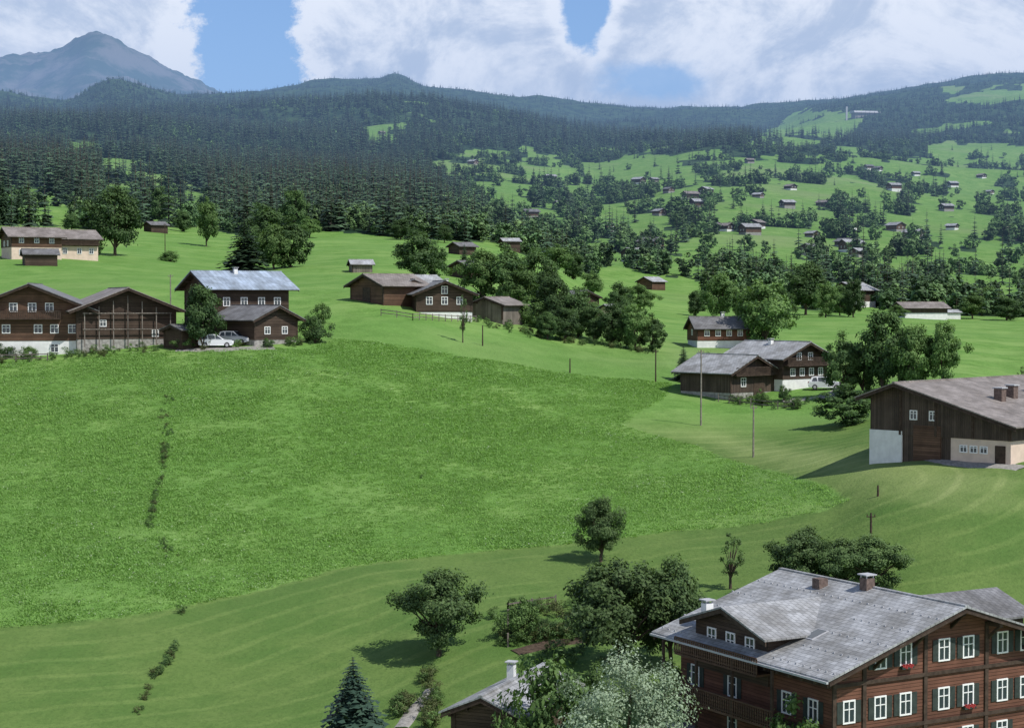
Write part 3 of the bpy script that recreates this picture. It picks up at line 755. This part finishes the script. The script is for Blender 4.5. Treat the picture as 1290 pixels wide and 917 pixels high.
# garden parasol with table and chairs on the terrace
ca, sa = cos(radians(30)), sin(radians(30))
def terr(lx, ly): return (axx+lx*ca-ly*sa, ayy+lx*sa+ly*ca, base+.45)
b = B('garden_parasol', terr(-wl-3.2, 12.2), 0)
n = 8; V = [(0, 0, 2.55)]+[(1.35*cos(2*pi*i/n), 1.35*sin(2*pi*i/n), 2.05) for i in range(n)]+[(1.37*cos(2*pi*i/n), 1.37*sin(2*pi*i/n), 1.90) for i in range(n)]
b.poly('canopy', m_cloth, V, [(0, 1+i, 1+(i+1) % n) for i in range(n)]+[(1+i, 1+n+i, 1+n+(i+1) % n, 1+(i+1) % n) for i in range(n)])
b.box('pole', m_metal, -.03, .03, -.03, .03, 0, 2.5); b.box('foot', m_stone, -.3, .3, -.3, .3, 0, .12); b.done()
b = B('garden_table', terr(-wl-3.2, 8.6), 20); b.box('top', m_frame, -.8, .8, -.45, .45, .71, .75)
for sx in (-.7, .7):
    for sy in (-.35, .35): b.box('legs', m_metal, sx-.03, sx+.03, sy-.03, sy+.03, 0, .71)
b.done()
for k, (lx, ly, az_) in enumerate([(-wl-4.4, 8.4, 80), (-wl-2.0, 8.8, -100), (-wl-3.1, 9.7, 180)]):
    b = B('garden_chair', terr(lx, ly), az_); b.box('seat', m_frame, -.22, .22, -.22, .22, .42, .46); b.box('backrest', m_frame, -.22, .22, -.26, -.22, .46, .9)
    for sx in (-.19, .19):
        for sy in (-.19, .19): b.box('legs', m_frame, sx-.02, sx+.02, sy-.02, sy+.02, 0, .42)
    b.done()

gx, gy = (597-645)/F*107, 107.
gz = CZ-(880-380)/F*107
hb2 = house('garden_hut', 0, 0, 22, 4.2, 9.5, 4.2, .42, .6, .6, wd, r_slate, at=(gx+.6, gy, gz-4.2), wins=[(-.8, 1.6), (.9, 1.6)], ww=.6, wh=.7)
hb2.chimney(-.7, 6.0, 3.6, 4.9, .45, m_white); hb2.done()

# left group
house('wooden_chalet', 38, 449, -8, 14.5, 12, 9.0, .40, 1.3, 1.2, wb, r_dark, 1.9, m_white, [(-5, 3.4),(-2.9,3.4),(1.0,3.4),(3.0,3.4),(5.2,3.4),(-2,6.1),(.3,6.1),(2.4,6.1),(-4.3,6.1),(3.0,1.0)], balc=[('F', 0, -7, 3.8, 4.7, .9)], ww=.85, wh=.95).done()
bb = house('timber_barn', 160, 439, -22, 12.5, 12, 7.6, .40, 1.2, 1.4, wd, r_brown, 1.2, m_stone, [(-3,3.2),(3.6,1.9)], ww=.7, wh=.7)
for i in range(7): bb.box('gable_struts', wg, -5.4+i*1.8, -5.28+i*1.8, -.5, -.38, .2, 7.2-abs(-5.3+i*1.8)*.4-.5)
for zz in (2.4, 4.4): bb.box('gable_struts', wg, -5.6, 5.6, -.62, -.51, zz, zz+.12)
bb.done()
house('wooden_chalet', 250, 420, 58, 9.5, 11, 8.2, .42, 1.1, 1.1, wd, r_blue, 0, m_white, [(-2,3.0),(0,3.0),(2,3.0),(0,5.6)], rw=[(2,4.2),(4.5,4.2),(7,4.2),(9.3,4.2)], chim=[(.8, 5, .7)], balc=[('R', 4.75, .5, 10.5, 2.6, .9)]).done()
house('wooden_annex', 348, 434, -48, 7.2, 8, 4.9, .42, .9, .8, wd, r_dark, 0.6, m_stone, [(-1.5,1.8),(1.4,1.8)], ww=.8, wh=.8).done()
house('garden_shed', 218, 440, 40, 3.5, 4, 3.0, .3, .5, .5, wd, r_dark).done()
# centre group
house('hay_barn', 462, 381, 50, 8.5, 8, 4.2, .36, .9, .8, wb, r_brown, 0, door=(-1, 1, 2.2)).done()
house('hay_barn', 503, 378, 60, 6, 6, 3.8, .34, .8, .6, wd, r_light).done()
house('wooden_chalet', 560, 400, -12, 8.5, 9, 5.4, .40, .9, .9, wd, r_dark, .8, m_white, [(-2.3,2.5),(0,2.5),(2.3,2.5),(0,4.1)], chim=[(1, 4, .6)]).done()
house('hay_barn', 520, 386, -20, 6, 6, 4.0, .40, .7, .7, wb, r_dark).done()
house('hay_barn', 612, 403, 30, 6, 6.5, 3.4, .34, .7, .6, wg, r_brown, 0).done()
house('hay_barn', 578, 350, 40, 5, 6, 3.4, .4, .6, .6, wd, r_dark).done()
house('hay_barn', 442, 343, 75, 4, 4, 2.4, .4, .5, .5, wg, r_light).done()
house('hay_barn', 738, 392, -30, 6, 6, 4, .4, .6, .6, wd, r_dark).done()
house('garden_shed', 762, 405, 40, 4, 4, 3, .4, .5, .5, m_beige, r_light).done()
# right group
house('farmhouse', 872, 436, 82, 6.5, 8.6, 4.6, .5, .6, .6, wr_, r_dark, .9, m_white, [(0,2.2)], rw=[(1.6,2.1),(3.4,2.1),(5.2,2.1),(7,2.1)], ww=.7, wh=.8, chim=[(0, 5, .6)]).done()
bb = house('wooden_barn', 948, 499, -42, 8.4, 8.5, 5.1, .44, .9, .9, wv, r_slate, .5, m_stone, [(-1.8,1.8)], door=(.2, 2.2, 2.3)); bb.balcony('F', 0, -3.9, 3.9, 2.7, .8); bb.done()
house('wooden_chalet', 1014, 489, -40, 8.6, 9.5, 5.9, .40, 1.1, 1.0, wd, r_slate, 1.2, m_white, [(-2.4,2.1),(-.6,2.1),(1.2,2.1),(3,2.1),(-1.2,4.1),(1.0,4.1)], balc=[('F', 0, -4.2, 4.2, 3.0, .9)], chim=[(-1, 5, .6)], ww=.75, wh=.85).done()
# big barn right
axb, ayb = (1135-645)/F*165, 165.
hr_ = 6.4; zb = CZ-(483-380)/F*165-hr_
bb = B('cattle_barn', (axb, ayb, zb), 45); t2 = .28
bb.prism('walls', wv, [(-3.2, 1.75), (11.2, 1.75), (11.2, hr_-11.2*t2-.1), (0, hr_-.1), (-3.2, hr_-3.2*.35-.1)], 0, 24)
bb.box('foundation', m_beige, 5.2, 11.1, .05, 23.9, -4, 1.75); bb.box('barn_base', wv, .2, 5.2, .1, 23.9, -4, 1.75)
bb.box('white_base', m_white, -3.25, .2, -.06, 6, -4, 2.1)
bb.roof(hr_, -4.2, 12.3, -1.2, 25, .35, r_brown, 0, t2)
for a in (6.5, 7.5, 8.5): bb.win('F', .05, a, .85, .6, .5, False)
for a in (1.4, 3.4): bb.win('F', 0, a, 3.6, .6, .7, False)
bb.box('barn_door', w_trim, 9.6, 10.6, 0, .06, -1.5, 1.3)
for a in (3, 6, 9.2, 12.4, 15.6): bb.win('R', 11.2, a, 1.0, .8, .8, False)
for yy, xx in ((7, 6), (10, 5.5), (15, 5)):
    bb.box('roof_vents', m_brick, xx-.4, xx+.4, yy-.4, yy+.4, hr_-xx*t2-.3, hr_-xx*t2+1.2); bb.box('roof_vents', m_metal, xx-.5, xx+.5, yy-.5, yy+.5, hr_-xx*t2+1.2, hr_-xx*t2+1.3)
bb.box('barn_door', wb, 1.4, 4.2, -.05, .1, -1.0, 2.7)
for k in (0, 3.7, 7.4, 11.0):
    bb.box('wall_posts', w_trim, k-.12, k+.12, -.08, 0, 1.75, hr_-abs(k)*t2-.3)
bb.done()
house('hay_barn', 812, 364, 45, 6.5, 7, 4, .42, .7, .6, wb, r_light).done()
house('cattle_shed', 1132, 400, 78, 8, 12, 4.0, .34, .8, .7, wv, r_brown, 1.2, m_white).done()
house('garden_shed', 1180, 401, 80, 4, 6, 2.2, .3, .4, .4, m_white, r_light).done()
# upper left
house('wooden_chalet', 8, 326, 62, 9, 10, 6.2, .38, .9, .9, wb, r_brown, 2.2, m_beige, [(-1.5,3),(1.5,3)], rw=[(2,1.2),(5,1.2),(8,1.2),(2,3.6),(5,3.6),(8,3.6)]).done()
house('wooden_chalet', 62, 324, 60, 9, 9, 5.6, .38, .9, .9, wb, r_brown, 2.2, m_beige, [(-1.5,3),(1.5,3)], rw=[(2,1.2),(5,1.2),(7.5,1.2)], balc=[('R', 4.5, 0, 9, 2.5, .8)]).done()
house('hay_barn', 30, 334, 70, 5, 6, 3.0, .38, .5, .5, wd, r_dark).done()
for fx, fy, az_, k_, rf in [(186,292,50,.8,r_dark),(411,290,60,.8,r_dark),(286,272,70,.7,r_light),(632,312,70,.75,r_light),(572,320,50,.7,r_dark),(655,310,75,.5,r_brown)]:
    house('hay_barn', fx, fy, az_, 6.5*k_, 8*k_, 4.3*k_, .4, .7, .6, wd, rf).done()
far = [(820,230),(846,243),(862,252),(872,262),(850,258),(905,290),(920,292),(948,288),(935,296),(1062,318),(1076,324),(1070,312),(1000,240),(1120,240),
  (1268,298),(1280,304),(1186,266),(742,300),(600,208),(960,380),(1062,386),(835,272),(985,262),(1045,262),(1135,292),(885,245),(905,214),(810,232),(1090,214),(1240,225),(770,292),(1028,300),(478,170),(1195,236),(940,206),(688,228),
  (1050,385),(1150,222),(1160,302),(1205,290),(830,315),(790,330),(1015,322),(960,250),(1080,290),(1110,216),(1250,245),(700,262),(660,275)]
for i, (fx, fy) in enumerate(far):
    s_ = random.uniform(.7, 1.15)
    house('distant_chalet', fx, fy, random.choice([-50, -35, 40, 55, 70]), 9*s_, 10*s_, 6.5*s_, .42, 1, .9, random.choice([wd, wb, wd]), random.choice([r_brown, r_slate, r_dark, r_light]), 1.5, random.choice([m_white, m_stone]),
          [(-2, 3), (1.8, 3)]).done()
x, y, z = survey(1075, 150)
bb = B('cable_car_station', (x, y, z), 80); bb.box('hall', m_stone, -15, 15, 0, 60, -10, 14); bb.prism('roof', m_metal, [(-19, 14), (19, 14), (14, 19), (-10, 21)], -4, 66); bb.box('pylon', m_metal, -2, 2, -20, -16, -10, 30); bb.done()

# ------------------------------------------------------------------ cars
def car(px, py, az, col):
    x, y, z = survey(px, py)
    b = B('parked_car', (x, y, z+.02), az)
    pm = simple('car_paint', col, .3, .02, 1, .5); tyre = simple('tyre', (.02, .02, .02), .8)
    lo = [(-2.15,.35),(-2.2,.75),(-2.1,1.0),(.95,1.02),(1.9,.92),(2.2,.7),(2.22,.38),(1.9,.28),(-1.9,.28)]
    up = [(-2.05,.99),(-1.75,1.55),(-1.3,1.66),(.1,1.64),(1.05,1.01)]
    def prof(part, m, pr, ws):
        n = len(pr); V = [(a, -w_, c) for (a, c), w_ in zip(pr, ws)]+[(a, w_, c) for (a, c), w_ in zip(pr, ws)]
        b.poly(part, m, V, [tuple(range(n)), tuple(range(2*n-1, n-1, -1))]+[(i, i+n, (i+1) % n+n, (i+1) % n) for i in range(n)])
    prof('body', pm, lo, [.82,.9,.9,.9,.86,.78,.8,.85,.85]); prof('cabin', pm, up, [.84,.70,.66,.66,.80])
    for sg in (-1, 1):
        for q in ([(-1.75,1.06),(-1.55,1.5),(-1.15,1.56),(-1.0,1.06)], [(-.92,1.06),(-.95,1.56),(-.12,1.56),(-.1,1.06)], [(-.02,1.06),(-.04,1.55),(.12,1.54),(.8,1.07)]):
            V = [(a, sg*(.845-(c-1.0)*.25), c) for a, c in q]; b.poly('side_windows', m_glass, V, [(0,1,2,3)])
        for wx in (-1.35, 1.38):
            n = 18; V = []
            for yy in (sg*.70, sg*.93):
                V += [(wx+.33*cos(2*pi*i/n), yy, .33+.33*sin(2*pi*i/n)) for i in range(n)]
            b.poly('tyres', tyre, V, [tuple(range(n)), tuple(range(2*n-1, n-1, -1))]+[(i, (i+1) % n, (i+1) % n+n, i+n) for i in range(n)])
            V = [(wx+.19*cos(2*pi*i/n), sg*.936, .33+.19*sin(2*pi*i/n)) for i in range(n)]; b.poly('rims', m_metal, V, [tuple(range(n))])
        b.box('headlights', m_frame, 1.95, 2.225, sg*.62-.12, sg*.62+.12, .66, .8); b.box('tail_lights', m_red, -2.23, -2.12, sg*.75-.08, sg*.75+.08, .75, .98)
    b.poly('windscreen', m_glass, [(.98,-.74,1.08),(.98,.74,1.08),(.2,.62,1.585),(.2,-.62,1.585)], [(0,1,2,3)])
    b.poly('rear_window', m_glass, [(-2.04,-.72,1.08),(-2.04,.72,1.08),(-1.82,.62,1.48),(-1.82,-.62,1.48)], [(0,1,2,3)])
    b.done()
car(272, 438, -8, (.72, .73, .75)); car(1040, 491, 10, (.7, .7, .72)); car(296, 434, 20, (.35, .37, .4)); car(45, 331, 0, (.5, .5, .52))

# ------------------------------------------------------------------ poles, fence, paths
def pole(px, py, hpx):
    x, y, z = survey(px, py); h = hpx*y/F
    t = TB(1); t.tube([(0, 0, -.5), (0, 0, h)], [.11, .075], 8)
    if hpx > 30:
        t.tube([(-.35, 0, h-.3), (.35, 0, h-.3)], [.04, .04], 6)
        for s in (-.3, .3): t.tube([(s, 0, h-.28), (s, 0, h-.1)], [.045, .03], 6)
    o = link(bpy.data.objects.new('utility_pole', t.mesh('utility_pole', [w_trim if hpx < 50 else m_pole]))); o.location = (x, y, z)
for a in [(883,536,96),(949,576,66),(826,482,42),(1097,692,46),(1106,625,14),(608,436,26),(215,398,52),(208,322,40),(718,470,18),(1205,400,24)]: pole(*a)
def fence(pts, h=1.0):
    W = w2(pts); b = B('wooden_fence', (0, 0, 0), 0)
    for (x0, y0), (x1, y1) in zip(W[:-1], W[1:]):
        n = max(1, int(math.hypot(x1-x0, y1-y0)/1.6))
        P_ = [(x0+(x1-x0)*i/n, y0+(y1-y0)*i/n) for i in range(n+1)]
        P_ = [(x, y, float(zat(x, y))) for x, y in P_]
        for x, y, z in P_: b.box('posts', wg, x-.06, x+.06, y-.06, y+.06, z-.3, z+h)
        for p, q in zip(P_[:-1], P_[1:]):
            for hh in (.35, .8):
                b.poly('rails', wg, [(p[0], p[1]-.07, p[2]+hh), (q[0], q[1]-.07, q[2]+hh), (q[0], q[1]-.07, q[2]+hh+.12), (p[0], p[1]-.07, p[2]+hh+.12)], [(0,1,2,3)])
    b.done()
fence([(905,506),(960,514),(1000,516)]); fence([(480,398),(520,404),(600,406)]); fence([(640,815),(640,775),(700,766)]); fence([(60,455),(0,456)])
def strip(name, pts, w, mat, lift=.07):
    W = np.array(w2(pts)); out = []
    for a, b2 in zip(W[:-1], W[1:]):
        n = max(2, int(np.linalg.norm(b2-a)/.8))
        out += [a+(b2-a)*i/n for i in range(n)]
    out.append(W[-1]); out = np.array(out); tg = np.gradient(out, axis=0); tg /= np.linalg.norm(tg, axis=1)[:, None]+1e-9
    nrm = np.stack([-tg[:, 1], tg[:, 0]], 1); K = 5; V = []
    for k in range(K):
        p = out+nrm*w*((k/(K-1))-.5)*(1+.12*np.sin(np.arange(len(out))*1.3+k))[:, None]
        V.append(np.column_stack([p, zat(p[:, 0], p[:, 1])+lift-(0.12 if k in (0, K-1) else 0)]))
    V = np.stack(V, 1).reshape(-1, 3); n = len(out)
    i = (np.arange(n-1)[:, None]*K+np.arange(K-1)[None, :]).ravel()
    link(bpy.data.objects.new(name, mesh_np(name, V, np.stack([i, i+1, i+K+1, i+K], 1), [mat], None, None, True)))
strip('gravel_yard', [(225,440),(280,440),(345,438)], 4.5, m_gravel); strip('gravel_path', [(505,917),(525,890),(545,868)], 1.3, m_gravel)
strip('garden_bed', [(648,822),(690,812),(735,806)], 1.8, m_soil); strip('garden_bed', [(650,796),(700,788),(745,785)], 1.6, m_soil)
strip('gravel_path', [(985,505),(1040,500),(1060,492)], 3, m_gravel); strip('gravel_yard', [(1150,575),(1200,582),(1290,590)], 3, m_gravel)
strip('paved_path', [(860,930),(880,890),(905,870)], 3.5, m_stone)

# ------------------------------------------------------------------ haze (homogeneous absorbing medium; its own glow stands for scattered daylight)
bm_ = B('valley_haze', (0, 0, 0), 0)
mh = bpy.data.materials.new('haze'); mh.use_nodes = True; nt = mh.node_tree; nt.nodes.clear()
out = nt.nodes.new('ShaderNodeOutputMaterial'); ab = nt.nodes.new('ShaderNodeVolumeAbsorption'); em = nt.nodes.new('ShaderNodeEmission'); ad = nt.nodes.new('ShaderNodeAddShader')
SG = 8.5e-5
ab.inputs['Color'].default_value = (0, 0, 0, 1); ab.inputs['Density'].default_value = SG
em.inputs['Color'].default_value = (.23, .38, .68, 1); em.inputs['Strength'].default_value = SG
nt.links.new(ab.outputs[0], ad.inputs[0]); nt.links.new(em.outputs[0], ad.inputs[1]); nt.links.new(ad.outputs[0], out.inputs['Volume'])
bm_.box('haze_volume', mh, -14000, 14000, 650, 16500, -400, 1400); bm_.done()

# ------------------------------------------------------------------ sky & sun
SAZ, SEL = 125., 52.
w = bpy.data.worlds.new('World'); scene.world = w; w.use_nodes = True; nt = w.node_tree; nt.nodes.clear()
out = nt.nodes.new('ShaderNodeOutputWorld')
sky = nt.nodes.new('ShaderNodeTexSky'); sky.sky_type = 'NISHITA'; sky.sun_disc = False
sky.sun_elevation = radians(SEL); sky.sun_rotation = radians(SAZ); sky.altitude = 1800; sky.dust_density = .2; sky.ozone_density = 6; sky.air_density = 1.0
bg = nt.nodes.new('ShaderNodeBackground'); bg.inputs[1].default_value = .15; nt.links.new(sky.outputs[0], bg.inputs[0])
g = nt.nodes.new('ShaderNodeTexCoord').outputs['Generated']; sp = nt.nodes.new('ShaderNodeSeparateXYZ'); nt.links.new(g, sp.inputs[0])
yy = M(nt, 'MAXIMUM', M(nt, 'ABSOLUTE', sp.outputs[1]), .15); a = M(nt, 'DIVIDE', sp.outputs[0], yy); e = M(nt, 'DIVIDE', sp.outputs[2], yy)
cv = nt.nodes.new('ShaderNodeCombineXYZ'); nt.links.new(a, cv.inputs[0]); nt.links.new(M(nt, 'MULTIPLY', e, 1.25), cv.inputs[1])
n1 = NOISE(nt, cv.outputs[0], 18, 10, .66); n4 = NOISE(nt, cv.outputs[0], 13, 12, .62, .6); n5 = NOISE(nt, cv.outputs[0], 50, 6, .65)
warp = M(nt, 'MULTIPLY', M(nt, 'SUBTRACT', n1, .5), .085)
g1 = M(nt, 'ABSOLUTE', M(nt, 'ADD', M(nt, 'ADD', a, .146), warp))
m1 = MR(nt, g1, .024, .033)
def ell(ca, ce, ra, re):
    x_ = M(nt, 'DIVIDE', M(nt, 'SUBTRACT', a, ca), ra); y_ = M(nt, 'DIVIDE', M(nt, 'SUBTRACT', e, ce), re)
    r_ = M(nt, 'SQRT', M(nt, 'ADD', M(nt, 'MULTIPLY', x_, x_), M(nt, 'MULTIPLY', y_, y_)))
    return M(nt, 'ADD', r_, M(nt, 'MULTIPLY', warp, 28))
e2 = ell(.040, .160, .013, .022); e3 = ell(.078, .120, .030, .012)
m2 = MR(nt, e2, .75, 1.10); m3 = MR(nt, e3, .5, 1.3, .15, 1)
mask = M(nt, 'MULTIPLY', M(nt, 'MULTIPLY', m1, m2), m3)
mask = M(nt, 'MULTIPLY', mask, MR(nt, e, .5, 1.1, 1, 0))
wide = MR(nt, NOISE(nt, cv.outputs[0], 3.5, 8, .55), .45, .55)
inn = MR(nt, M(nt, 'ABSOLUTE', a), .33, .5, 1, 0)
mask = M(nt, 'MULTIPLY', mask, M(nt, 'MAXIMUM', wide, inn))
lum = M(nt, 'ADD', M(nt, 'MULTIPLY', n4, .8), M(nt, 'MULTIPLY', n5, .2))
edge = M(nt, 'MAXIMUM', MR(nt, g1, .03, .055, .14, 0), MR(nt, e2, 1.0, 1.9, .12, 0))
lum = M(nt, 'ADD', lum, edge)
cc = MIX(nt, MR(nt, lum, .41, .59), (.54, .60, .70), (1.0, 1.0, 1.0))
bc = nt.nodes.new('ShaderNodeBackground'); nt.links.new(cc, bc.inputs[0]); bc.inputs[1].default_value = 1.25
mx = nt.nodes.new('ShaderNodeMixShader'); nt.links.new(mask, mx.inputs[0]); nt.links.new(bg.outputs[0], mx.inputs[1]); nt.links.new(bc.outputs[0], mx.inputs[2])
nt.links.new(mx.outputs[0], out.inputs['Surface'])

sl = bpy.data.lights.new('sun', 'SUN'); sl.energy = 4.8; sl.angle = radians(.55); sl.color = (1, .965, .91)
so = link(bpy.data.objects.new('sun', sl))
sd_ = Vector((sin(radians(SAZ))*cos(radians(SEL)), cos(radians(SAZ))*cos(radians(SEL)), sin(radians(SEL))))
so.rotation_euler = sd_.to_track_quat('Z', 'Y').to_euler(); so.location = sd_*200

cam = bpy.data.cameras.new('camera'); cam.sensor_width = 36; cam.lens = 36*F/1290; cam.clip_end = 40000; cam.clip_start = 1
co = link(bpy.data.objects.new('camera', cam)); co.location = (0, 0, CZ); co.rotation_euler = (pi/2-P, 0, 0)
scene.camera = co
scene.view_settings.view_transform = 'Standard'; scene.view_settings.look = 'None'; scene.view_settings.exposure = 0
